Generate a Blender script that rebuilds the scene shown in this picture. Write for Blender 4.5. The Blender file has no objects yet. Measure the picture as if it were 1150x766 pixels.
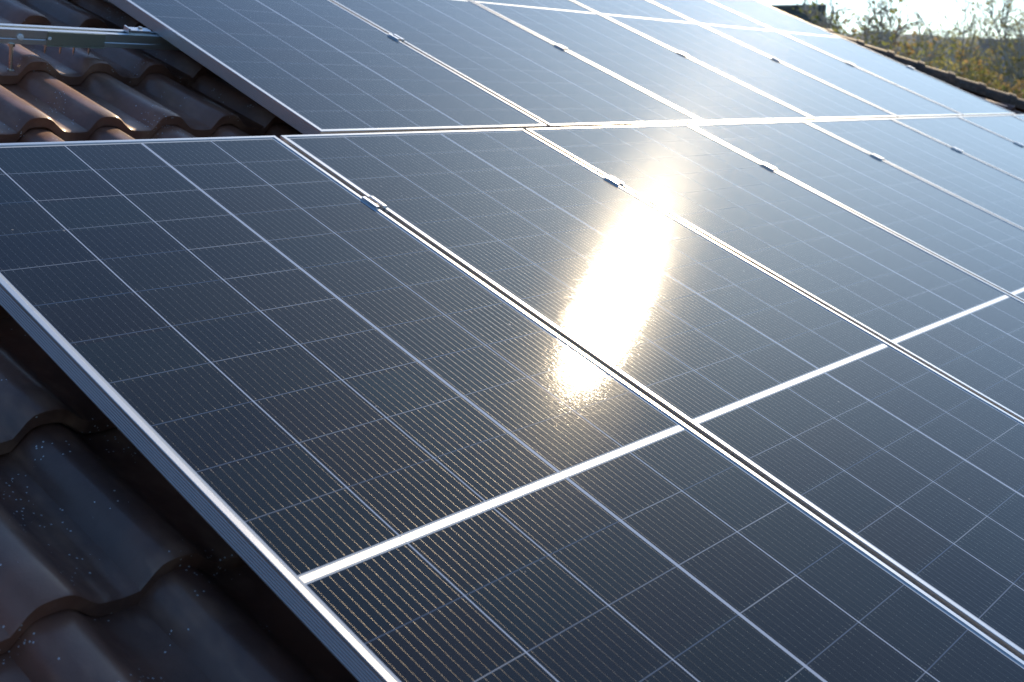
import bpy, math, random
from mathutils import Vector, Matrix, noise

# ------------------------------------------------------------------ camera, light, exposure
scene = bpy.context.scene
col = scene.collection
SLOPE = math.radians(23.0)
CS, SN = math.cos(SLOPE), math.sin(SLOPE)
Z0 = 5.2                                   # height of the panel plane origin above the garden
def P(x, y, z=0.0):                        # roof coordinates (across, up the slope, off the roof) -> world
    return Vector((x, y * CS - z * SN, Z0 + y * SN + z * CS))

CAM = Vector((-1.59721, -2.06684, Z0 + 0.07524))
FWD = Vector((0.74204, 0.63655, -0.21017)).normalized()
RGT = Vector((0.65108, -0.75901, 0.0)).normalized()
FWD = (FWD - FWD.dot(RGT) * RGT).normalized()
UP = RGT.cross(FWD)
FPX = 1252.95
cd = bpy.data.cameras.new("camera")
cd.sensor_width = 36.0
cd.lens = 36.0 * FPX / 1150.0
cd.clip_start = 0.05
cd.clip_end = 20000.0
cd.dof.use_dof = True
cd.dof.focus_distance = 1.95
cd.dof.aperture_fstop = 7.0
cam = bpy.data.objects.new("camera", cd)
cam.matrix_world = Matrix(((RGT.x, UP.x, -FWD.x, CAM.x), (RGT.y, UP.y, -FWD.y, CAM.y), (RGT.z, UP.z, -FWD.z, CAM.z), (0, 0, 0, 1)))
col.objects.link(cam)
scene.camera = cam

SUN = Vector((0.80038, 0.26651, 0.53700)).normalized()
world = bpy.data.worlds.new("World")
scene.world = world
world.use_nodes = True
wn = world.node_tree
wn.nodes.clear()
sky = wn.nodes.new('ShaderNodeTexSky')
sky.sky_type = 'NISHITA'
sky.sun_disc = False
sky.sun_elevation = math.asin(SUN.z)
sky.sun_rotation = math.atan2(SUN.x, SUN.y)
sky.air_density = 1.0
sky.dust_density = 1.05
sky.ozone_density = 3.0
bgn = wn.nodes.new('ShaderNodeBackground')
bgn.inputs['Strength'].default_value = 0.115
wo = wn.nodes.new('ShaderNodeOutputWorld')
tint = wn.nodes.new('ShaderNodeMix'); tint.data_type = 'RGBA'; tint.blend_type = 'MULTIPLY'
tint.inputs[0].default_value = 1.0
tint.inputs[7].default_value = (0.80, 1.04, 1.22, 1)      # cold clear autumn air
wn.links.new(sky.outputs[0], tint.inputs[6])
wn.links.new(tint.outputs[2], bgn.inputs[0])
wn.links.new(bgn.outputs[0], wo.inputs[0])

sl = bpy.data.lights.new("sun", 'SUN')
sl.energy = 3.8
sl.angle = math.radians(0.53)
sl.color = (1.0, 0.79, 0.51)
so = bpy.data.objects.new("sun", sl)
so.rotation_euler = (-SUN).to_track_quat('-Z', 'Y').to_euler()
so.location = (4, 2, 12)
col.objects.link(so)

scene.view_settings.view_transform = 'Standard'
scene.view_settings.look = 'None'
scene.view_settings.gamma = 1.0
scene.view_settings.use_curve_mapping = False
scene.view_settings.exposure = 0.52
scene.cycles.use_denoising = True
scene.cycles.max_bounces = 8
scene.cycles.volume_bounces = 0

rnd = random.Random(7)

# ------------------------------------------------------------------ helpers
def tag(o, label=None, cat=None, group=None, kind=None):
    if label: o['label'] = label
    if cat: o['category'] = cat
    if group: o['group'] = group
    if kind: o['kind'] = kind
    return o

def empty(name, loc, rot=(0, 0, 0)):
    o = bpy.data.objects.new(name, None)
    o.empty_display_size = 0.1
    o.location = loc
    o.rotation_euler = rot
    col.objects.link(o)
    return o

class MB:
    def __init__(s): s.v = []; s.f = []; s.m = []; s.mi = 0
    def add(s, vs, fs):
        n = len(s.v)
        s.v += [tuple(v) for v in vs]
        s.f += [tuple(i + n for i in f) for f in fs]
        s.m += [s.mi] * len(fs)
    def box(s, x0, x1, y0, y1, z0, z1):
        s.add([(x0, y0, z0), (x1, y0, z0), (x1, y1, z0), (x0, y1, z0), (x0, y0, z1), (x1, y0, z1), (x1, y1, z1), (x0, y1, z1)],
              [(3, 2, 1, 0), (4, 5, 6, 7), (0, 1, 5, 4), (1, 2, 6, 5), (2, 3, 7, 6), (3, 0, 4, 7)])
    def tube(s, pts, rad, n=8, cap=True):
        rings = []
        for i, p in enumerate(pts):
            p = Vector(p)
            a = Vector(pts[max(i - 1, 0)]); b = Vector(pts[min(i + 1, len(pts) - 1)])
            d = (b - a).normalized()
            h = Vector((0, 0, 1)) if abs(d.z) < 0.9 else Vector((1, 0, 0))
            u = d.cross(h).normalized(); w = d.cross(u)
            r = rad[i] if isinstance(rad, (list, tuple)) else rad
            rings.append([p + (u * math.cos(k * 2 * math.pi / n) + w * math.sin(k * 2 * math.pi / n)) * r for k in range(n)])
        vs = [v for rg in rings for v in rg]
        fs = [(i * n + k, i * n + (k + 1) % n, (i + 1) * n + (k + 1) % n, (i + 1) * n + k) for i in range(len(pts) - 1) for k in range(n)]
        if cap:
            fs.append(tuple(range(n))[::-1]); fs.append(tuple((len(pts) - 1) * n + k for k in range(n)))
        s.add(vs, fs)
    def prism(s, prof, x0, x1):            # (y, z) outline swept along x
        n = len(prof)
        s.add([(x0, y, z) for y, z in prof] + [(x1, y, z) for y, z in prof],
              [(k, (k + 1) % n, n + (k + 1) % n, n + k) for k in range(n)] + [tuple(range(n))[::-1], tuple(range(n, 2 * n))])
    def build(s, name, mats, parent=None, smooth=False, bevel=0.0):
        me = bpy.data.meshes.new(name)
        me.from_pydata(s.v, [], s.f)
        for m in (mats if isinstance(mats, (list, tuple)) else [mats]): me.materials.append(m)
        me.polygons.foreach_set('material_index', s.m)
        me.validate()
        me.update()
        o = bpy.data.objects.new(name, me)
        col.objects.link(o)
        if parent: o.parent = parent
        if smooth:
            me.polygons.foreach_set('use_smooth', [True] * len(me.polygons))
            try: me.set_sharp_from_angle(angle=math.radians(40))
            except Exception: pass
        if bevel:
            b = o.modifiers.new('bevel', 'BEVEL'); b.width = bevel; b.segments = 2; b.limit_method = 'ANGLE'
        return o

# node graph helper
class NG:
    def __init__(s, name):
        s.mat = bpy.data.materials.new(name); s.mat.use_nodes = True
        s.t = s.mat.node_tree; s.t.nodes.clear()
        s.out = s.t.nodes.new('ShaderNodeOutputMaterial')
    def n(s, typ, **kw):
        nd = s.t.nodes.new(typ)
        for k, v in kw.items(): setattr(nd, k, v)
        return nd
    def put(s, sock, v):
        if isinstance(v, bpy.types.NodeSocket): s.t.links.new(v, sock)
        elif isinstance(v, (tuple, list)) and len(v) == 3 and sock.type == 'RGBA': sock.default_value = (*v, 1)
        else: sock.default_value = v
    def m(s, op, a, b=0.0, c=0.0, clamp=False):
        nd = s.n('ShaderNodeMath', operation=op, use_clamp=clamp)
        s.put(nd.inputs[0], a); s.put(nd.inputs[1], b); s.put(nd.inputs[2], c)
        return nd.outputs[0]
    def mix(s, f, a, b):
        nd = s.n('ShaderNodeMix', data_type='RGBA')
        s.put(nd.inputs[0], f); s.put(nd.inputs[6], a); s.put(nd.inputs[7], b)
        return nd.outputs[2]
    def rng(s, v, a, b, c, d):
        nd = s.n('ShaderNodeMapRange')
        for i, x in enumerate((v, a, b, c, d)): s.put(nd.inputs[i], x)
        return nd.outputs[0]
    def noise(s, vec, scale, detail=3.0, rough=0.5, dist=0.0):
        nd = s.n('ShaderNodeTexNoise')
        if vec is not None: s.put(nd.inputs['Vector'], vec)
        nd.inputs['Scale'].default_value = scale; nd.inputs['Detail'].default_value = detail
        nd.inputs['Roughness'].default_value = rough; nd.inputs['Distortion'].default_value = dist
        return nd.outputs[0]
    def obj(s): return s.n('ShaderNodeTexCoord').outputs['Object']
    def scl(s, vec, k):
        nd = s.n('ShaderNodeVectorMath', operation='MULTIPLY'); s.put(nd.inputs[0], vec); nd.inputs[1].default_value = k
        return nd.outputs[0]
    def bump(s, h, strength, dist=0.01, normal=None):
        nd = s.n('ShaderNodeBump'); s.put(nd.inputs['Height'], h)
        nd.inputs['Strength'].default_value = strength; nd.inputs['Distance'].default_value = dist
        if normal is not None: s.put(nd.inputs['Normal'], normal)
        return nd.outputs[0]
    def bsdf(s, **kw):
        nd = s.n('ShaderNodeBsdfPrincipled')
        for k, v in kw.items(): s.put(nd.inputs[k.replace('_', ' ')], v)
        return nd.outputs[0]
    def end(s, sh):
        s.t.links.new(sh, s.out.inputs[0]); return s.mat

# ------------------------------------------------------------------ module dimensions
W = 0.8636; GAP = 0.0155; MW = W - GAP; ML = 2.384; OFF = 0.1307; ROWGAP = 0.0155
CP = 0.1638; RP = 0.1062; BUS = 0.0085; LIP = 0.0095; FH = 0.034; GZ = -0.0022

# ------------------------------------------------------------------ materials
def mat_cells():
    g = NG('solar_cells_under_glass')
    tc = g.obj()
    sx = g.n('ShaderNodeSeparateXYZ'); g.put(sx.inputs[0], tc)
    x = g.m('SUBTRACT', sx.outputs[0], MW / 2); y = g.m('SUBTRACT', sx.outputs[1], ML / 2)
    ay = g.m('ABSOLUTE', y)
    u = g.m('ADD', g.m('DIVIDE', x, CP), 2.5); fu = g.m('FRACT', u)
    v = g.m('DIVIDE', g.m('SUBTRACT', ay, BUS), RP); fv = g.m('FRACT', v)
    dx = g.m('MULTIPLY', g.m('MINIMUM', fu, g.m('SUBTRACT', 1.0, fu)), CP)
    dy = g.m('MULTIPLY', g.m('MINIMUM', fv, g.m('SUBTRACT', 1.0, fv)), RP)
    OR = lambda a, b: g.m('MAXIMUM', a, b)
    AND = lambda a, b: g.m('MULTIPLY', a, b)
    NOT = lambda a: g.m('SUBTRACT', 1.0, a)
    thick = g.m('LESS_THAN', g.m('ABSOLUTE', g.m('SUBTRACT', x, CP / 2)), 0.0031)
    colgap = OR(g.m('LESS_THAN', dx, 0.0012), thick)
    rowgap = g.m('LESS_THAN', dy, 0.00085)
    inbus = g.m('LESS_THAN', ay, BUS)
    outside = OR(g.m('GREATER_THAN', g.m('ABSOLUTE', x), CP * 2.5), g.m('GREATER_THAN', ay, BUS + RP * 11))
    # one random value per cell and per module
    oi = g.n('ShaderNodeObjectInfo')
    cid = g.n('ShaderNodeCombineXYZ')
    g.put(cid.inputs[0], g.m('FLOOR', u)); g.put(cid.inputs[1], g.m('FLOOR', g.m('DIVIDE', y, RP))); g.put(cid.inputs[2], g.m('MULTIPLY', oi.outputs['Random'], 37.0))
    wnz = g.n('ShaderNodeTexWhiteNoise'); g.put(wnz.inputs[0], cid.outputs[0])
    r1 = wnz.outputs['Value']
    sc = g.n('ShaderNodeSeparateColor'); g.put(sc.inputs[0], wnz.outputs['Color'])
    gid = g.n('ShaderNodeCombineXYZ')
    g.put(gid.inputs[0], g.m('FLOOR', u)); g.put(gid.inputs[1], g.m('ROUND', g.m('DIVIDE', y, RP))); g.put(gid.inputs[2], g.m('MULTIPLY', oi.outputs['Random'], 91.0))
    wn2 = g.n('ShaderNodeTexWhiteNoise'); g.put(wn2.inputs[0], gid.outputs[0])
    # wires
    t = g.m('MULTIPLY', g.m('SUBTRACT', g.m('FRACT', g.m('MULTIPLY', fu, 12.0)), 0.5), CP / 12)
    at = g.m('ABSOLUTE', t)
    wire = g.m('LESS_THAN', at, 0.00024)
    pad_end = AND(g.m('LESS_THAN', at, 0.0009), AND(g.m('GREATER_THAN', dy, 0.0030), g.m('LESS_THAN', dy, 0.0056)))
    pf = g.m('MULTIPLY', g.m('ABSOLUTE', g.m('SUBTRACT', g.m('FRACT', g.m('MULTIPLY', fv, 6.0)), 0.5)), RP / 6)
    pad_mid = AND(g.m('LESS_THAN', at, 0.00070), g.m('LESS_THAN', pf, 0.0007))
    metal = OR(wire, OR(pad_end, pad_mid))
    cellmask = AND(AND(NOT(colgap), NOT(rowgap)), AND(NOT(inbus), NOT(outside)))
    metal = AND(metal, cellmask); pads = OR(pad_end, pad_mid)
    # cell colour: near black, every cell a slightly different blue, teal or violet
    c1 = g.mix(r1, (0.006, 0.010, 0.020), (0.011, 0.012, 0.018))
    c1 = g.mix(g.m('MULTIPLY', sc.outputs[1], 0.6), c1, (0.006, 0.016, 0.026))
    fing = g.m('LESS_THAN', g.m('FRACT', g.m('DIVIDE', y, 0.0014)), 0.08)
    c1 = g.mix(g.m('MULTIPLY', fing, 0.25), c1, (0.12, 0.13, 0.15))
    gapc = g.mix(g.m('MULTIPLY', g.m('POWER', wn2.outputs['Value'], 2.0), 0.9), (0.045, 0.07, 0.12), (0.22, 0.25, 0.30))
    c = g.mix(rowgap, c1, gapc)
    c = g.mix(colgap, c, (0.31, 0.37, 0.48))
    c = g.mix(OR(outside, inbus), c, (0.42, 0.46, 0.50))
    # glass surface: fine pyramid texture, dust film and dried drops
    nz1 = g.noise(g.scl(tc, (1.0, 0.6, 1.0)), 190.0, 2.0, 0.6)
    nz2 = g.noise(tc, 420.0, 1.0, 0.6)
    hgt = g.m('ADD', g.m('MULTIPLY', nz1, 0.6), g.m('MULTIPLY', nz2, 0.4))
    cn = g.bump(hgt, 0.5, 0.0003)
    wv = g.noise(g.scl(tc, (1.0, 1.6, 1.0)), 9.0, 3.0, 0.6, 0.8)
    cn = g.bump(wv, 0.035, 0.004, cn)
    dust = g.noise(tc, 5.0, 5.0, 0.62, 0.6)
    specks = g.n('ShaderNodeTexVoronoi'); g.put(specks.inputs['Vector'], tc); specks.inputs['Scale'].default_value = 22.0
    spk = AND(g.m('LESS_THAN', specks.outputs['Distance'], 0.045), g.m('GREATER_THAN', g.noise(tc, 3.1, 2.0), 0.52))
    crough = g.rng(dust, 0.3, 0.7, 0.107, 0.118)
    base = g.bsdf(Base_Color=c, Roughness=0.45, Specular_IOR_Level=0.0)
    # bus ribbon and round wires
    ribbon = AND(inbus, AND(g.m('LESS_THAN', ay, 0.0052), AND(NOT(outside), g.m('GREATER_THAN', dx, 0.0010))))
    geo = g.n('ShaderNodeNewGeometry')
    nv = g.n('ShaderNodeCombineXYZ')
    g.put(nv.inputs[0], g.m('MULTIPLY', g.m('DIVIDE', t, 0.0011), 1.25)); nv.inputs[2].default_value = 1.0
    vt = g.n('ShaderNodeVectorTransform', vector_type='NORMAL', convert_from='OBJECT', convert_to='WORLD'); g.put(vt.inputs[0], nv.outputs[0])
    vn = g.n('ShaderNodeVectorMath', operation='NORMALIZE'); g.put(vn.inputs[0], vt.outputs[0])
    met = g.bsdf(Base_Color=g.mix(pads, (0.020, 0.0175, 0.015), (0.024, 0.022, 0.020)), Metallic=1.0, Roughness=0.31, Normal=vn.outputs[0])
    rib = g.bsdf(Base_Color=(0.55, 0.55, 0.55), Metallic=0.85, Roughness=0.48)
    mx = g.n('ShaderNodeMixShader'); g.put(mx.inputs[0], metal); g.put(mx.inputs[1], base); g.put(mx.inputs[2], met)
    m2 = g.n('ShaderNodeMixShader'); g.put(m2.inputs[0], ribbon); g.put(m2.inputs[1], mx.outputs[0]); g.put(m2.inputs[2], rib)
    df = g.n('ShaderNodeBsdfDiffuse'); df.inputs[0].default_value = (0.46, 0.44, 0.41, 1)
    m3 = g.n('ShaderNodeMixShader')
    g.put(m3.inputs[0], g.m('ADD', g.rng(dust, 0.42, 0.8, 0.0, 0.010), g.m('MULTIPLY', spk, 0.35), clamp=True))
    g.put(m3.inputs[1], m2.outputs[0]); g.put(m3.inputs[2], df.outputs[0])
    # front glass: a crisp lobe and a faint wide one, weighted by Fresnel
    g1 = g.n('ShaderNodeBsdfGlossy', distribution='BECKMANN'); g.put(g1.inputs['Roughness'], crough); g.put(g1.inputs['Normal'], cn)
    tv = g.n('ShaderNodeVectorTransform', vector_type='VECTOR', convert_from='OBJECT', convert_to='WORLD'); tv.inputs[0].default_value = (1.0, 0.0, 0.0)
    g1.inputs['Anisotropy'].default_value = -0.13; g.put(g1.inputs['Tangent'], tv.outputs[0])     # rolled glass
    g2 = g.n('ShaderNodeBsdfGlossy', distribution='BECKMANN'); g.put(g2.inputs['Roughness'], 0.215); g.put(g2.inputs['Normal'], cn)
    gm_ = g.n('ShaderNodeMixShader'); gm_.inputs[0].default_value = 0.04; g.put(gm_.inputs[1], g1.outputs[0]); g.put(gm_.inputs[2], g2.outputs[0])
    fr = g.n('ShaderNodeFresnel'); fr.inputs['IOR'].default_value = 1.29
    m4 = g.n('ShaderNodeMixShader'); g.put(m4.inputs[0], fr.outputs[0]); g.put(m4.inputs[1], m3.outputs[0]); g.put(m4.inputs[2], gm_.outputs[0])
    return g.end(m4.outputs[0])

def mat_metal(name, colr, rough, streak=0.06, metallic=1.0):
    g = NG(name); tc = g.obj()
    n1 = g.noise(g.scl(tc, (1, 0.15, 1)), 60.0, 4.0)
    n2 = g.noise(tc, 300.0, 2.0)
    r = g.m('ADD', rough - streak / 2, g.m('MULTIPLY', n1, streak))
    c = g.mix(g.rng(n2, 0.58, 0.75, 0.0, 0.08), colr, tuple(k * 0.6 for k in colr))
    return g.end(g.bsdf(Base_Color=c, Metallic=metallic, Roughness=r, Normal=g.bump(n2, 0.08, 0.001)))

def mat_tile(name='glazed_brown_tile', r0=0.52, r1=0.64, sp=1.0, ct=0.55, a=(0.165, 0.056, 0.030), b=(0.045, 0.016, 0.013)):
    g = NG(name); tc = g.obj()
    n1 = g.noise(tc, 3.0, 4.0, 0.6)
    n2 = g.noise(tc, 45.0, 4.0, 0.65)
    n3 = g.noise(g.scl(tc, (1, 0.4, 1)), 14.0, 3.0, 0.6)
    c = g.mix(g.rng(n1, 0.35, 0.65, 0, 1), a, b)
    c = g.mix(g.rng(n3, 0.5, 0.72, 0, 0.5), c, (0.30, 0.15, 0.09))
    vor = g.n('ShaderNodeTexVoronoi'); g.put(vor.inputs['Vector'], tc); vor.inputs['Scale'].default_value = 120.0
    fl = g.m('MULTIPLY', g.m('LESS_THAN', vor.outputs['Distance'], 0.16), g.m('GREATER_THAN', g.noise(tc, 9.0, 3.0, 0.7), 0.56))
    c = g.mix(fl, c, (0.45, 0.46, 0.48))
    h = g.m('ADD', g.m('MULTIPLY', n2, 0.5), g.m('MULTIPLY', n3, 0.8))
    return g.end(g.bsdf(Base_Color=c, Roughness=g.rng(n2, 0.3, 0.7, r0, r1), Specular_IOR_Level=sp, Specular_Tint=(1.0, 0.78, 0.62), Coat_Weight=ct, Coat_Roughness=0.24, Normal=g.bump(g.m('ADD', h, g.m('MULTIPLY', g.noise(tc, 260.0, 2.0, 0.7), 0.16)), 0.45, 0.004)))

def mat_simple(name, a, b, scale=6.0, rough=0.85, bump=0.3, bd=0.02):
    g = NG(name); tc = g.obj()
    n1 = g.noise(tc, scale, 5.0, 0.6)
    c = g.mix(g.rng(n1, 0.35, 0.65, 0, 1), a, b)
    return g.end(g.bsdf(Base_Color=c, Roughness=rough, Specular_IOR_Level=0.3, Normal=g.bump(n1, bump, bd)))

def mat_leaf(name, a, b):
    g = NG(name)
    geo = g.n('ShaderNodeNewGeometry')
    c = g.mix(geo.outputs['Random Per Island'], a, b)
    d = g.bsdf(Base_Color=c, Roughness=0.6, Specular_IOR_Level=0.25)
    tr = g.n('ShaderNodeBsdfTranslucent'); g.put(tr.inputs[0], c)
    mx = g.n('ShaderNodeMixShader'); mx.inputs[0].default_value = 0.6
    g.put(mx.inputs[1], d); g.put(mx.inputs[2], tr.outputs[0])
    return g.end(mx.outputs[0])

M_CELL = mat_cells()
M_FRAME = mat_metal('anodised_aluminium', (0.61, 0.60, 0.59), 0.33, 0.03, 0.85)
M_CLAMP = mat_metal('clamp_aluminium', (0.72, 0.73, 0.75), 0.34)
M_RAIL = mat_metal('rail_aluminium', (0.62, 0.66, 0.68), 0.42)
M_SPLICE = mat_metal('dull_galvanised_steel', (0.40, 0.43, 0.38), 0.5)
M_PLUG = mat_simple('pale_plastic_plug', (0.68, 0.70, 0.72), (0.75, 0.76, 0.77), 20, 0.5, 0.05, 0.002)
M_STEEL = mat_metal('stainless_steel', (0.58, 0.54, 0.48), 0.28)
M_RUBBER = mat_simple('black_rubber', (0.012, 0.012, 0.013), (0.03, 0.028, 0.027), 40, 0.7, 0.2, 0.002)
M_BACK = mat_simple('white_backsheet', (0.7, 0.7, 0.7), (0.78, 0.78, 0.78), 5, 0.6, 0.05)
M_TILE = mat_tile()
M_RIDGE = mat_tile('weathered_ridge_tile', 0.55, 0.7, 0.35, 0.0, (0.085, 0.055, 0.040), (0.055, 0.038, 0.030))
M_FARTILE = mat_simple('old_brown_roof_tiles', (0.42, 0.29, 0.23), (0.52, 0.38, 0.31), 1.6, 0.85, 0.5, 0.05)
M_DARKTILE = mat_simple('dark_mossy_tiles', (0.09, 0.085, 0.07), (0.13, 0.12, 0.095), 2.0, 0.9, 0.5, 0.05)
M_PLASTER = mat_simple('cream_render', (0.55, 0.50, 0.42), (0.62, 0.57, 0.49), 3, 0.9, 0.15, 0.01)
M_BRICK = mat_simple('red_brick', (0.22, 0.09, 0.06), (0.28, 0.13, 0.09), 5, 0.9, 0.3, 0.02)
M_BARK = mat_simple('grey_brown_bark', (0.36, 0.33, 0.27), (0.48, 0.45, 0.37), 8, 0.9, 0.5, 0.02)
M_GRASS = mat_simple('meadow_grass', (0.055, 0.085, 0.025), (0.10, 0.11, 0.045), 0.15, 0.95, 0.5, 0.1)
M_WOODS = mat_simple('far_wooded_hill', (0.035, 0.045, 0.03), (0.07, 0.075, 0.05), 0.02, 0.95, 0.9, 3.0)
M_LEAF_OLIVE = mat_leaf('olive_leaves', (0.24, 0.23, 0.07), (0.38, 0.33, 0.11))
M_LEAF_OCHRE = mat_leaf('ochre_leaves', (0.32, 0.24, 0.09), (0.44, 0.29, 0.13))
M_LEAF_GREEN = mat_leaf('green_leaves', (0.17, 0.20, 0.06), (0.28, 0.29, 0.09))
M_WOOD = mat_simple('painted_timber', (0.20, 0.15, 0.10), (0.26, 0.20, 0.14), 6, 0.7, 0.1, 0.01)
M_PANE = NG('window_glass'); M_PANE = M_PANE.end(M_PANE.bsdf(Base_Color=(0.03, 0.035, 0.04), Roughness=0.05, Specular_IOR_Level=0.8))

# ------------------------------------------------------------------ the roof of the house under the panels
TP, TR = 0.165, 0.336           # wave period across, exposed tile length
TX0, TY0 = -0.869, -0.671       # a wave crest and a tile lip
TZ = -0.162                     # trough level
ROOF_L, ROOF_B, RIDGE_Y = -4.2, TY0 - 8 * TR, 2.42
HIP_A = (5.95, 1.18); HIP_SL = 0.66     # hip: X at Y
def hip_x(y): return HIP_A[0] + (HIP_A[1] - y) * HIP_SL + 0.02
def wave(x):
    t = ((x - TX0) / TP + 0.28) % 1.0            # 0 at the steep left foot of the roll, crest at .28
    sm = lambda q: q * q * (3 - 2 * q)
    if t < 0.20: h = math.sin(math.pi / 2 * min(t / 0.20, 1.0)) ** 0.9 * 0.97
    elif t < 0.36: h = 0.97 + 0.03 * math.sin(math.pi * (t - 0.20) / 0.16)
    elif t < 0.70: h = 0.97 * (0.5 + 0.5 * math.cos(math.pi * (t - 0.36) / 0.34))
    else: h = 0.0
    if 0.70 <= t: h = -0.05 * math.sin(math.pi * (t - 0.70) / 0.30)
    return 0.036 * h
house = empty('house', P(0, -0.4, -0.2) * 1.0 + Vector((0, 0, 0)))
house.location = (0, 0, 0)
tag(house, 'house with a dark brown wavy tiled roof carrying the solar panels', 'house')

def roof_mesh():
    b = MB()
    nx_per = 18
    y = ROOF_B; rows = []
    k = -8
    while TY0 + k * TR < RIDGE_Y:
        rows.append(TY0 + k * TR); k += 1
    for ri, y0 in enumerate(rows):
        y1 = min(y0 + TR + 0.05, RIDGE_Y)
        xr = max(hip_x(y0), hip_x(y1))
        xs = []
        x = ROOF_L
        while x < xr + 0.12:
            xs.append(x); x += TP / nx_per
        lift = 0.030
        prof = [(y0 + 0.004, -0.030), (y0 - 0.0005, -0.025), (y0 - 0.001, -0.003), (y0 + 0.004, 0.0), (y0 + 0.08, -0.0065), (y0 + 0.18, -0.015), (y1, -0.0335)]
        vs = []
        for (yy, dz) in prof:
            for xi, xx in enumerate(xs):
                tid = math.floor((xx - TX0) / (2 * TP) + 0.25)
                jig = 0.0022 * (noise.noise(Vector((tid * 3.1, ri * 5.7, 0.3)))) * 2
                yo = 0.006 * noise.noise(Vector((tid * 2.3, ri * 1.7, 4.0)))
                xq = min(xx, hip_x(yy))
                vs.append((xq, yy + yo, TZ + lift + dz + wave(xx) + jig))
        nX = len(xs)
        fs = []
        for j in range(len(prof) - 1):
            for i in range(nX - 1):
                if xs[i] > hip_x(prof[j][0]) and xs[i] > hip_x(prof[j + 1][0]): continue
                fs.append((j * nX + i, j * nX + i + 1, (j + 1) * nX + i + 1, (j + 1) * nX + i))
        b.add(vs, fs)
    # underlay board
    b.add([(ROOF_L, ROOF_B, TZ - 0.03), (hip_x(ROOF_B), ROOF_B, TZ - 0.03), (hip_x(RIDGE_Y), RIDGE_Y, TZ - 0.03), (ROOF_L, RIDGE_Y, TZ - 0.03)], [(0, 1, 2, 3)])
    return b
ro = roof_mesh().build('roof', [M_TILE], house, smooth=True)
ro.location = P(0, 0, 0); ro.rotation_euler = (SLOPE, 0, 0)

# hip end and back slope, walls, ridge and hip cap tiles
def Pz(x, y, z=TZ): return P(x, y, z)
hb = MB()
A_ = Pz(hip_x(ROOF_B), ROOF_B, TZ - 0.02); B_ = Pz(hip_x(RIDGE_Y), RIDGE_Y, TZ - 0.02)
eaz = A_.z
back_y = B_.y + (B_.y - A_.y)
B2 = Vector((ROOF_L, B_.y, B_.z))
C_ = Vector((A_.x, back_y, eaz)); D_ = Vector((ROOF_L, back_y, eaz)); E_ = Pz(ROOF_L, ROOF_B, TZ - 0.02)
hb.add([A_, C_, B_], [(0, 1, 2)])
hb.add([B_, C_, D_, B2], [(0, 1, 2, 3)])
hb.build('rear_roof_slope', [M_RIDGE], house)
wb = MB(); ins = 0.45
wb.box(ROOF_L + 0.15, A_.x - ins, A_.y + ins, back_y - ins, 0.0, eaz + 0.03)
wb.build('wall', [M_PLASTER], house)
gb = MB()
gb.add([(ROOF_L + 0.15, A_.y + ins, eaz + 0.02), (ROOF_L + 0.15, back_y - ins, eaz + 0.02), (ROOF_L + 0.15, B_.y, B_.z - 0.22)], [(0, 1, 2)])
gb.build('gable_wall', [M_PLASTER], house)

def cap_tiles(a, bb, n, r, name, mat, up):
    """overlapping half round cap tiles from a (low) to bb (high)"""
    d = (bb - a); L = d.length; d = d / L
    side = d.cross(up).normalized(); nn = side.cross(d)
    step = L / n
    for k in range(n):
        b = MB(); vs = []; fs = []
        seg = 12
        # profile along the tile: thick low collar then tapering shell
        pr = [(-0.012, r + 0.004), (-0.008, r + 0.008), (0.035, r + 0.008), (0.042, r + 0.001), (step * 0.6, r - 0.003), (step + 0.02, r - 0.009)]
        pr = [(0.0 - 0.012, r - 0.014)] + pr
        for (s, rr) in pr:
            c0 = a + d * (k * step + s)
            for j in range(seg + 1):
                th = math.pi * (1.06 * j / seg - 0.03)
                vs.append(c0 + side * math.cos(th) * rr * 1.15 + nn * math.sin(th) * rr)
        m = seg + 1
        for i in range(len(pr) - 1):
            for j in range(seg): fs.append((i * m + j, i * m + j + 1, (i + 1) * m + j + 1, (i + 1) * m + j))
        b.add(vs, fs)
        b.build(name, [mat], house, smooth=True)
hipLo = P(hip_x(-1.6), -1.6, -0.122); hipHi = P(hip_x(RIDGE_Y - .02), RIDGE_Y - .02, -0.122)
cap_tiles(hipLo, hipHi, int((hipHi - hipLo).length / 0.215), 0.074, 'hip_tile', M_RIDGE, Vector((0.25, -0.2, 1)).normalized())
rl = P(2.2, RIDGE_Y, -0.16); rh = P(hip_x(RIDGE_Y), RIDGE_Y, -0.16)
cap_tiles(rl, rh, 9, 0.088, 'ridge_tile', M_RIDGE, Vector((0, 0, 1)))

# ------------------------------------------------------------------ solar panel prototype
def ring_frame(w, l, prof):
    b = MB(); n = len(prof); vs = []
    for d, z in prof:
        vs += [(d, d, z), (w - d, d, z), (w - d, l - d, z), (d, l - d, z)]
    fs = []
    for i in range(n):
        j = (i + 1) % n
        for k in range(4):
            k2 = (k + 1) % 4
            fs.append((i * 4 + k, i * 4 + k2, j * 4 + k2, j * 4 + k))
    b.add(vs, fs)
    return b
prof = [(0.030, -FH), (0.0008, -FH), (0.0, -FH + 0.0008)]
ng = 6; z = -FH + 0.003; gp = (FH - 0.007) / ng
for k in range(ng):
    prof += [(0.0, z), (0.0017, z + gp * 0.22), (0.0017, z + gp * 0.42), (0.0, z + gp * 0.62)]
    z += gp
prof += [(0.0, -0.0008), (0.0008, 0.0), (LIP - 0.0005, 0.0), (LIP, -0.0005), (LIP, GZ - 0.0003), (0.002, GZ - 0.0003), (0.002, -FH + 0.002), (0.030, -FH + 0.002)]

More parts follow.
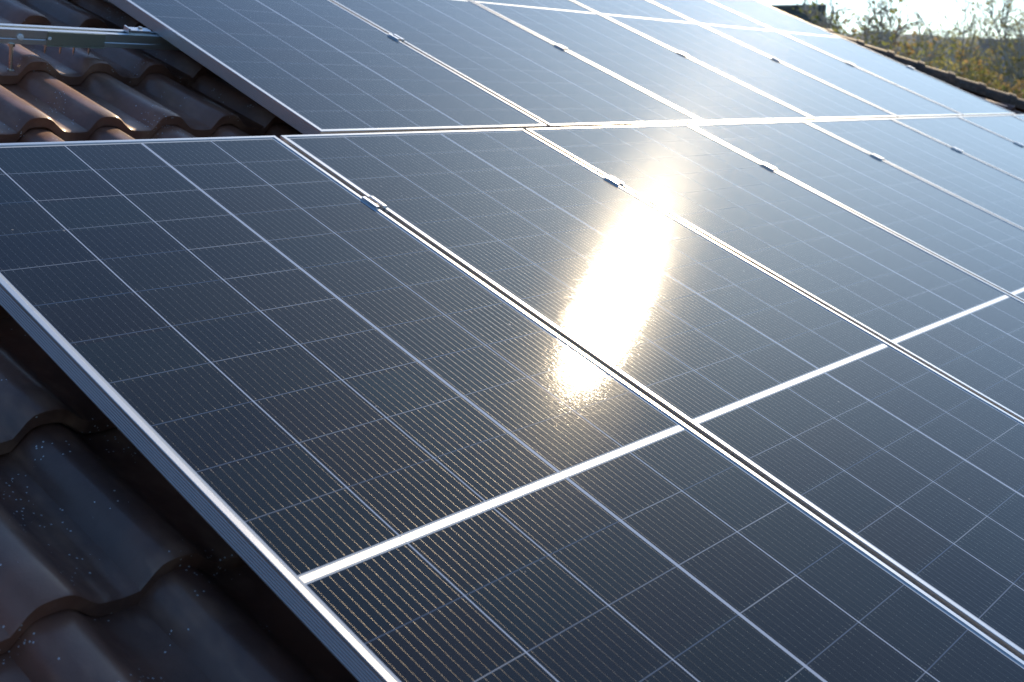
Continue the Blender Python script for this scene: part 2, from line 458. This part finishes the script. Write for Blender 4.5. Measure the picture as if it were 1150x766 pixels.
def make_panel():
    root = empty('solar_panel', P(0, 0, 0), (SLOPE, 0, 0))
    ring_frame(MW, ML, prof).build('frame', [M_FRAME], root)
    b = MB(); b.mi = 0
    x0, x1, y0, y1 = 0.003, MW - 0.003, 0.003, ML - 0.003
    b.add([(x0, y0, GZ), (x1, y0, GZ), (x1, y1, GZ), (x0, y1, GZ)], [(0, 1, 2, 3)])
    b.mi = 1
    zb = GZ - 0.004
    b.add([(x0, y0, zb), (x1, y0, zb), (x1, y1, zb), (x0, y1, zb)], [(3, 2, 1, 0)])
    b.build('glass_laminate', [M_CELL, M_BACK], root)
    return root
panel0 = make_panel()
def dup(root):
    r = root.copy(); col.objects.link(r)
    for ch in [o for o in col.objects if o.parent == root]:
        c = ch.copy(); col.objects.link(c); c.parent = r
    return r
LOW = ['lower row solar panel nearest the camera, its ribbed frame side open over dark tiles',
       'lower row solar panel second from the near left corner, holding most of the sun glare',
       'lower row solar panel third from the left, with the upper tip of the sun glare',
       'lower row solar panel fourth from the left, just beyond the sun glare',
       'lower row solar panel fifth from the left, reflecting pale sky',
       'lower row solar panel sixth from the left, reflecting pale sky',
       'lower row solar panel seventh from the left, a sliver near the hip',
       'lower row solar panel farthest right, only its top corner in view beside the hip']
HIGH = ['upper row solar panel at the open left end beside the bare rail',
        'upper row solar panel second from the bare rail',
        'upper row solar panel third from the bare rail, its foot touched by faint glare',
        'upper row solar panel fourth from the bare rail',
        'upper row solar panel fifth from the bare rail, shining clamp on its left seam',
        'upper row solar panel farthest from the bare rail, next to the hip tiles']
first = True
for k in range(-1, 7):
    o = panel0 if first else dup(panel0); first = False
    o.location = P(k * W + GAP / 2, -ML, 0)
    tag(o, LOW[k + 1], 'solar panel', 'solar panels of the lower row')
for k in range(6):
    o = dup(panel0)
    o.location = P(OFF + k * W + GAP / 2, ROWGAP, 0)
    tag(o, HIGH[k], 'solar panel', 'solar panels of the upper row')

# ------------------------------------------------------------------ clamps
def clamp_body():
    b = MB()
    L2 = 0.024; a = GAP / 2
    # wing - channel - wing cross-section (x, z), swept along the slope
    cs = [(-a - 0.0075, 0.0004), (-a - 0.0075, 0.0042), (-a + 0.0012, 0.0042), (-a + 0.0028, 0.0030), (-a + 0.0028, -0.012), (a - 0.0028, -0.012), (a - 0.0028, 0.0030), (a - 0.0012, 0.0042),
          (a + 0.0075, 0.0042), (a + 0.0075, 0.0004), (a - 0.0004, 0.0004), (a - 0.0004, -0.0145), (-a + 0.0004, -0.0145), (-a + 0.0004, 0.0004)]
    n = len(cs)
    vs = [(x, -L2, z) for x, z in cs] + [(x, L2, z) for x, z in cs]
    fs = [(k, n + k, n + (k + 1) % n, (k + 1) % n) for k in range(n)]
    for e, flip in ((0, 0), (n, 1)):
        for q in ((0, 1, 2, 13), (2, 3, 12, 13), (3, 4, 11, 12) if 0 else (3, 4, 12), (4, 5, 11, 12), (5, 6, 11), (6, 7, 10, 11), (7, 8, 9, 10)):
            q = tuple(e + i for i in q); fs.append(q if flip else q[::-1])
    b.add(vs, fs)
    return b
def bolt_mb(r=0.0042, z0=-0.012, z1=-0.004):
    b = MB(); b.tube([(0, 0, z0), (0, 0, z1 - 0.001), (0, 0, z1)], [r, r, r * 0.85], 12)
    b.tube([(0, 0, z1 + 0.0003), (0, 0, z1 - 0.003)], [r * 0.45, r * 0.4], 6)
    return b
def make_clamp():
    root = empty('mid_clamp', P(0, 0, 0), (SLOPE, 0, 0))
    clamp_body().build('clamp_plate', [M_CLAMP], root, bevel=0.0004)
    bolt_mb().build('bolt', [M_STEEL], root, smooth=True)
    return root
c0 = make_clamp(); first = True
lowc = ['silver clamp on the nearest seam, left of the glare', 'silver clamp on the seam above the sun glare', 'dark grey clamp on the seam between the third and fourth lower panel', 'lower row clamp on the fourth seam from the left',
        'lower row clamp on the fifth seam from the left', 'lower row clamp on the farthest seam by the picture edge']
for k in range(0, 6):
    o = c0 if first else dup(c0); first = False
    o.location = P(k * W, -0.343, 0.0)
    tag(o, lowc[k], 'clamp', 'mid clamps between lower row panels')
highc = ['clamp on the first upper seam, nearest the bare rail', 'clamp on the second upper seam from the bare rail', 'clamp on the third upper seam from the bare rail', 'shining white clamp on the fourth upper seam', 'dark clamp on the last upper seam near the hip']
for k in range(1, 6):
    o = dup(c0)
    o.location = P(OFF + k * W, 0.706, 0.0)
    if k == 4: o.rotation_euler = (SLOPE + 0.05, 0.10, 0.04)
    tag(o, highc[k - 1], 'clamp', 'mid clamps between upper row panels')

# ------------------------------------------------------------------ bare rail at the left, with its bolts
RY = 0.728; RT = -FH - 0.001; RH = 0.036
rail = empty('mounting_rail', P(-1.6, RY, RT - RH), (SLOPE, 0, 0))
tag(rail, 'bare aluminium mounting rail sticking out over the tiles at the upper left', 'rail')
hw = 0.0195
rp = [(-hw, 0), (-hw, 0.012), (-hw + 0.0015, 0.0135), (-hw + 0.0015, 0.0165), (-hw, 0.018), (-hw, RH), (-0.0065, RH), (-0.0065, RH - 0.003), (-0.011, RH - 0.003), (-0.011, RH - 0.016), (0.011, RH - 0.016), (0.011, RH - 0.003),
      (0.0065, RH - 0.003), (0.0065, RH), (hw, RH), (hw, 0)]
b = MB()
x0, x1 = 0.0, 1.6 + 5.4
n = len(rp)
b.add([(x0, y, z) for y, z in rp] + [(x1, y, z) for y, z in rp], [(k, (k + 1) % n, n + (k + 1) % n, n + k) for k in range(n)])
b.build('rail_profile', [M_RAIL], rail)
# splice plate on the front face of the rail
sx0 = 1.6 - 0.02
b = MB(); b.box(sx0 - 0.155, sx0, -hw - 0.0025, -hw - 0.0002, 0.001, RH - 0.001)
b.box(sx0 - 0.155, sx0, -hw - 0.0025, hw, -0.003, -0.0003)
sp = b.build('splice_plate', [M_SPLICE], rail, bevel=0.0006)
for xx in (1.6 - 0.318, 1.6 - 0.243, 1.6 - 0.169):
    b = MB(); rr_ = 0.0078 if xx < 1.4 else 0.0045
    b.tube([(xx, -hw + 0.001, 0.018), (xx, -hw - 0.0035, 0.018), (xx, -hw - 0.0045, 0.018)], [rr_, rr_, rr_ * 0.8], 14)
    b.build('plastic_plug', [M_PLUG], rail, smooth=True)
for xx in (1.6 - 0.170, 1.6 - 0.130, 1.6 - 0.094, 1.6 - 0.053):
    b = MB(); b.tube([(xx, -0.008, 0.0), (xx, -0.008, -0.016), (xx, -0.008, -0.026)], [0.003, 0.0028, 0.0012], 8)
    b.tube([(xx, -0.008, -0.0005), (xx, -0.008, -0.006)], 0.0055, 6)
    b.build('screw_tip', [M_STEEL], rail, smooth=True)
# loose end clamp riding on the rail beside the upper panels
ec = empty('end_clamp', P(0.085, RY, RT), (SLOPE, 0, 0))
tag(ec, 'small silver end clamp block standing on the bare rail beside the upper panel', 'clamp')
b = MB()
b.add([(-0.030, y, z) for y, z in ((-0.012, 0), (-0.012, 0.010), (-0.009, 0.012), (0.009, 0.012), (0.012, 0.010), (0.012, 0))] + [(0.030, y, z) for y, z in ((-0.012, 0), (-0.012, 0.010), (-0.009, 0.012), (0.009, 0.012), (0.012, 0.010), (0.012, 0))],
      [(k, k + 1, k + 7, k + 6) for k in range(5)] + [(0, 1, 2, 3, 4, 5)[::-1], (6, 7, 8, 9, 10, 11), (5, 0, 6, 11)])
b.box(-0.036, -0.031, -0.013, 0.013, 0.0, 0.015)
b.build('clamp_plate', [M_CLAMP], ec, bevel=0.0005)
b = MB(); b.tube([(0.004, 0, 0.0122), (0.004, 0, 0.0165)], 0.0055, 6); b.build('bolt', [M_STEEL], ec)
# hanger bolt
hbx = -0.262
hz = empty('hanger_bolt', P(hbx, RY - 0.030, TZ + 0.022), (SLOPE, 0, 0))
tag(hz, 'steel hanger bolt with a sealing washer standing between rail and tiles', 'bolt')
b = MB(); b.tube([(0, 0, -0.03), (0, 0.012, 0.069)], 0.0046, 10); b.build('threaded_rod', [M_STEEL], hz, smooth=True)
b = MB(); b.tube([(0, 0, 0.001), (0, 0, 0.008)], 0.0095, 6); b.build('nut', [M_STEEL], hz)
b = MB(); b.tube([(0, 0.011, 0.062), (0, 0.012, 0.069)], 0.0085, 6); b.build('nut', [M_STEEL], hz)
b = MB(); b.tube([(0, 0, -0.013), (0, 0, -0.004), (0, 0, 0.0005)], [0.017, 0.017, 0.011], 16); b.build('sealing_washer', [M_RUBBER], hz, smooth=True)

# end clamp at the far right edge of the upper row
o = dup(c0); o.name = 'end_clamp'
o.location = P(OFF + 6 * W - 0.002, 0.706, 0.0)
tag(o, 'end clamp on the far right edge of the upper row by the hip tiles', 'clamp')

# ------------------------------------------------------------------ the garden and the country beyond
def ray(px, py, dist):                     # a world point seen at that place, at that distance over ground
    d = FWD * FPX + RGT * (px - 575) - UP * (py - 383)
    h = math.hypot(d.x, d.y)
    return CAM + d * (dist / h)
gm = MB(); R_ = 3400
gm.add([(-R_, -R_, 0), (R_, -R_, 0), (R_, R_, 0), (-R_, R_, 0)], [(0, 1, 2, 3)])
tag(gm.build('ground', [M_GRASS]), kind='structure')

def hills(name, px0, px1, dist, tops, depth, mat, rough, res=160):
    b = MB(); vs = []; rows_ = 10
    for i in range(res + 1):
        px = px0 + (px1 - px0) * i / res
        t = i / res * (len(tops) - 1); k = min(int(t), len(tops) - 2); f = t - k; f = f * f * (3 - 2 * f)
        ty = tops[k] * (1 - f) + tops[k + 1] * f
        for j in range(rows_ + 1):
            s = j / rows_                      # 0 front foot, .5 crest, 1 back foot
            dd = dist + depth * (s - 0.5)
            q = ray(px, ty, dist); base = ray(px, ty, dd)
            h = q.z * math.sin(math.pi * s) ** 1.2
            if 0 < j < rows_: h += rough * (noise.noise(Vector((i * 0.9, j * 1.3, dist))) + 0.6 * noise.noise(Vector((i * 2.7, j * 2.1, dist))))
            vs.append((base.x, base.y, max(h, -1.0) if 0 < j < rows_ else -1.0))
    m = rows_ + 1
    fs = [(i * m + j, (i + 1) * m + j, (i + 1) * m + j + 1, i * m + j + 1) for i in range(res) for j in range(rows_)]
    b.add(vs, fs)
    return tag(b.build(name, [mat], smooth=True), kind='structure')
hills('hills', 500, 1700, 2200, [60, 55, 50, 46, 41, 37, 42, 52, 60, 62, 64, 66, 66], 900, M_WOODS, 7.0)

def leaves(b, c, rx, ry, rz, n, size, seed, hollow=0.35):
    r = random.Random(seed)
    for _ in range(n):
        while True:
            v = Vector((r.uniform(-1, 1), r.uniform(-1, 1), r.uniform(-1, 1)))
            if hollow < v.length < 1: break
        p = Vector((c[0] + v.x * rx, c[1] + v.y * ry, c[2] + v.z * rz))
        a = Vector((r.gauss(0, 1), r.gauss(0, 1), r.gauss(0, 1))).normalized()
        u = a.orthogonal().normalized(); w = a.cross(u)
        s = size * r.uniform(0.6, 1.3)
        b.add([p - u * s, p - w * s * 0.5, p + u * s, p + w * s * 0.5], [(0, 1, 2, 3)])

def bush(name, px, top, dist, width, mat, label, cat, seed, n=20000, group='shrubs and small trees behind the roof'):
    q = ray(px, top, dist); base = Vector((q.x, q.y, 0)); H = q.z
    root = empty(name, base); tag(root, label, cat, group)
    r = random.Random(seed)
    b = MB()
    b.tube([(0, 0, -0.1), (0.05, 0, H * 0.4), (0.0, 0.06, H * 0.62)], [0.10, 0.07, 0.02], 8)
    for _ in range(9):
        a = r.uniform(0, 6.28); z0 = H * r.uniform(0.15, 0.5)
        b.tube([(0, 0, z0), (math.cos(a) * width * 0.2, math.sin(a) * width * 0.2, z0 + H * 0.18), (math.cos(a) * width * 0.42, math.sin(a) * width * 0.42, z0 + H * r.uniform(.25, .42))], [0.05, 0.03, 0.012], 6)
    b.build('trunk', [M_BARK], root)
    lb = MB(); ncl = 26
    for k in range(ncl):
        a = r.uniform(0, 6.28); rr = width * 0.5 * math.sqrt(r.random())
        zz = H * r.uniform(0.30, 0.93)
        sh = 1.0 - 0.5 * max(0, zz / H - 0.6) / 0.4
        cr = width * r.uniform(0.12, 0.22)
        leaves(lb, (math.cos(a) * rr * sh, math.sin(a) * rr * sh, zz), cr, cr, cr * r.uniform(0.8, 1.4), n // ncl, 0.028, seed * 100 + k, 0.1)
    for k in range(14):                         # wispy leaders above the crown
        a = r.uniform(0, 6.28); rr = width * 0.45 * r.random()
        leaves(lb, (math.cos(a) * rr, math.sin(a) * rr, H * r.uniform(0.86, 1.0)), 0.06, 0.06, H * 0.06, 30, 0.035, seed * 77 + k, 0.0)
    lb.build('crown', [mat], root)
    return root

def bare_tree(name, px, top, dist, spread, label, seed, leafn=500, leafmat=None, levels=5, trunk=0.16):
    q = ray(px, top, dist); H = q.z
    root = empty(name, (q.x, q.y, 0)); tag(root, label, 'tree', 'thin trees standing behind the roof')
    r = random.Random(seed); b = MB(); tips = []
    crown = spread
    zf = H - crown * 1.1                       # where the limbs start
    b.tube([(0, 0, -0.1), (0.04, 0.02, zf * 0.5), (0, 0, zf + crown * 0.35)], [trunk, trunk * 0.75, trunk * 0.35], 8, cap=False)
    def shoot(p, d, L, rad, n):
        pts = [Vector(p)]; dd = Vector(d).normalized()
        for _ in range(n):
            dd = (dd + Vector((r.gauss(0, .13), r.gauss(0, .13), r.gauss(0.03, .09)))).normalized()
            pts.append(pts[-1] + dd * L / n)
        b.tube(pts, [max(rad * (1 - 0.75 * i / n), 0.0035) for i in range(n + 1)], 4, cap=False)
        return pts, dd
    for _ in range(levels):
        a_ = r.uniform(0, 6.283); el = r.uniform(0.25, 1.35)
        z0 = zf + r.uniform(0, crown * 0.45)
        L1 = (H - z0) / max(math.sin(el), 0.45) * r.uniform(0.55, 0.95); L1 = min(L1, crown)
        pts, dd = shoot((0, 0, z0), (math.cos(a_) * math.cos(el), math.sin(a_) * math.cos(el), math.sin(el)), L1, trunk * 0.16, 5)
        tips.extend(pts[3:])
        for q_ in pts[1:]:
            for _ in range(3):
                p2, d2 = shoot(q_, dd + Vector((r.gauss(0, .6), r.gauss(0, .6), r.gauss(.1, .4))), L1 * r.uniform(.2, .42), 0.0075, 3)
                tips.extend(p2[1:])
                for _ in range(2):
                    p3, d3 = shoot(r.choice(p2[1:]), d2 + Vector((r.gauss(0, .6), r.gauss(0, .6), r.gauss(0, .4))), L1 * r.uniform(.1, .22), 0.005, 2)
                    tips.extend(p3[1:])
    k = 1.0
    b.build('trunk', [M_BARK], root)
    lb = MB()
    for _ in range(leafn):
        t = r.choice(tips)
        leaves(lb, (t.x, t.y, t.z), 0.07, 0.07, 0.07, 1, 0.026, r.random(), 0.0)
    lb.build('crown', [leafmat or M_LEAF_OLIVE], root)
    return root

shr = [(952, 44, 10.5, 1.3, M_LEAF_OCHRE, 'russet thin shrub just above the upper hip tiles'),
       (985, 62, 12, 1.2, M_LEAF_OLIVE, 'small olive shrub left of the blue hill gap'),
       (1015, 50, 15, 1.5, M_LEAF_GREEN, 'green shrub under the distant blue hill'),
       (1040, 58, 13, 1.6, M_LEAF_OCHRE, 'ochre leaved shrub below the bare tree'),
       (1062, 57, 16, 1.6, M_LEAF_OLIVE, 'olive shrub right below the bare tree'),
       (1085, 50, 14, 1.9, M_LEAF_GREEN, 'broad green bush at the foot of the bare tree'),
       (1108, 58, 13, 1.7, M_LEAF_OLIVE, 'broad olive bush beside the brown mound of a roof'),
       (1128, 72, 11.5, 1.3, M_LEAF_OCHRE, 'orange tinged bush against the brown roof'),
       (1148, 84, 11, 1.2, M_LEAF_GREEN, 'low green bush at the right border of the picture'),
       (1180, 80, 13, 1.8, M_LEAF_OLIVE, 'olive bush past the right border')]
for i, (px, top, dist, w_, m_, lab) in enumerate(shr):
    bush('shrub', px, top, dist * 1.35, w_ * 1.5, m_, lab, 'shrub', 11 + i)
bare_tree('bare_tree', 1084, 6, 19, 1.7, 'wide bare crowned tree above the olive bushes', 5, 1500, M_LEAF_OLIVE, 15)
bare_tree('bare_tree', 1156, -6, 17, 1.6, 'half leafless tree cut by the right border of the picture', 9, 1500, M_LEAF_OLIVE, 14)
bare_tree('sapling', 944, -6, 11, 0.75, 'slender sapling with sparse leaves right of the dark roof', 21, 260, M_LEAF_GREEN, 7, 0.04)
bare_tree('sapling', 988, 8, 12, 0.7, 'thin sapling with drooping twigs above the hip tiles', 23, 240, M_LEAF_GREEN, 7, 0.04)
bare_tree('sapling', 1030, 26, 14, 0.6, 'short thin sapling in front of the blue hills', 31, 200, M_LEAF_OLIVE, 6, 0.04)

# neighbouring houses
def gable_house(px_c, top, dist, length, depth, rise, yaw, roofmat, label, hip=0.0):
    q = ray(px_c, top, dist); H = q.z
    root = empty('house', (q.x, q.y, 0), (0, 0, yaw)); tag(root, label, 'house')
    L2, D2 = length / 2, depth / 2; ez = H - rise
    b = MB(); b.box(-L2 + 0.4, L2 - 0.4, -D2 + 0.4, D2 - 0.4, 0, ez + 0.15); wl = b.build('wall', [M_PLASTER], root)
    for xw in (-L2 * 0.5, 0.0, L2 * 0.5):
        b = MB(); b.box(xw - 0.55, xw + 0.55, -D2 + 0.34, -D2 + 0.396, ez - 1.9, ez - 0.7); wf = b.build('window', [M_WOOD], root)
        b = MB(); b.box(xw - 0.47, xw + 0.47, -D2 + 0.325, -D2 + 0.338, ez - 1.82, ez - 0.78); b.build('pane', [M_PANE], wf)
    b = MB(); th = 0.14; n_ = 24
    r1, r2 = -L2 + hip, L2 - hip
    for s in (-1, 1):
        for k in range(n_):
            t0, t1 = k / n_, (k + 1) / n_
            def pt(e, t, dz=0.0):              # e: -1 left, 1 right
                xr = (r1 if e < 0 else r2) * (1 - t) + (L2 * e) * t
                return (xr, s * D2 * t, H - rise * t + dz)
            b.add([pt(-1, t0, -0.03), pt(1, t0, -0.03), pt(1, t1), pt(-1, t1)], [(0, 1, 2, 3)])
            b.add([pt(-1, t1), pt(1, t1), pt(1, t1, -0.03), pt(-1, t1, -0.03)], [(0, 1, 2, 3)])
    for e, rr in ((-1, r1), (1, r2)):
        b.add([(rr, 0, H - 0.04), (L2 * e, -D2, ez), (L2 * e, D2, ez)], [(0, 1, 2)])
    b.add([(-L2, -D2, ez - th), (L2, -D2, ez - th), (L2, D2, ez - th), (-L2, D2, ez - th)], [(0, 1, 2, 3)])
    for s in (-1, 1): b.box(-L2, L2, s * D2 - 0.03, s * D2 + 0.03, ez - th, ez - 0.005)
    rf = b.build('roof', [roofmat], root)
    b = MB(); b.tube([(r1 - 0.05, 0, H - 0.02), (r2 + 0.05, 0, H - 0.02)], 0.09, 10); b.build('ridge_cap', [roofmat], rf, smooth=True)
    return root
view_az = math.atan2(FWD.y, FWD.x)
gable_house(1202, 46, 24, 5.2, 8.0, 2.8, view_az - math.pi / 2 - math.radians(22), M_FARTILE, 'neighbouring house with a brown roof rising behind the bushes at the right border', 1.1)
gable_house(880, 9, 26, 2.6, 7.0, 2.3, view_az - math.pi / 2 - math.radians(12), M_DARKTILE, 'neighbouring house with a dark flat ridged roof seen over the top right panel corner', 0.45)

# ------------------------------------------------------------------ the air between here and the hills
hz_b = MB(); hz_b.box(-3500, 3500, -3500, 3500, -3.0, 175.0)
hm = bpy.data.materials.new('haze'); hm.use_nodes = True
hn = hm.node_tree; hn.nodes.clear()
pv = hn.nodes.new('ShaderNodeVolumePrincipled'); pv.inputs['Density'].default_value = 0.00009; pv.inputs['Color'].default_value = (0.62, 0.78, 1.0, 1); pv.inputs['Anisotropy'].default_value = 0.0
ho = hn.nodes.new('ShaderNodeOutputMaterial'); hn.links.new(pv.outputs[0], ho.inputs['Volume'])
tag(hz_b.build('haze', [hm]), kind='stuff')
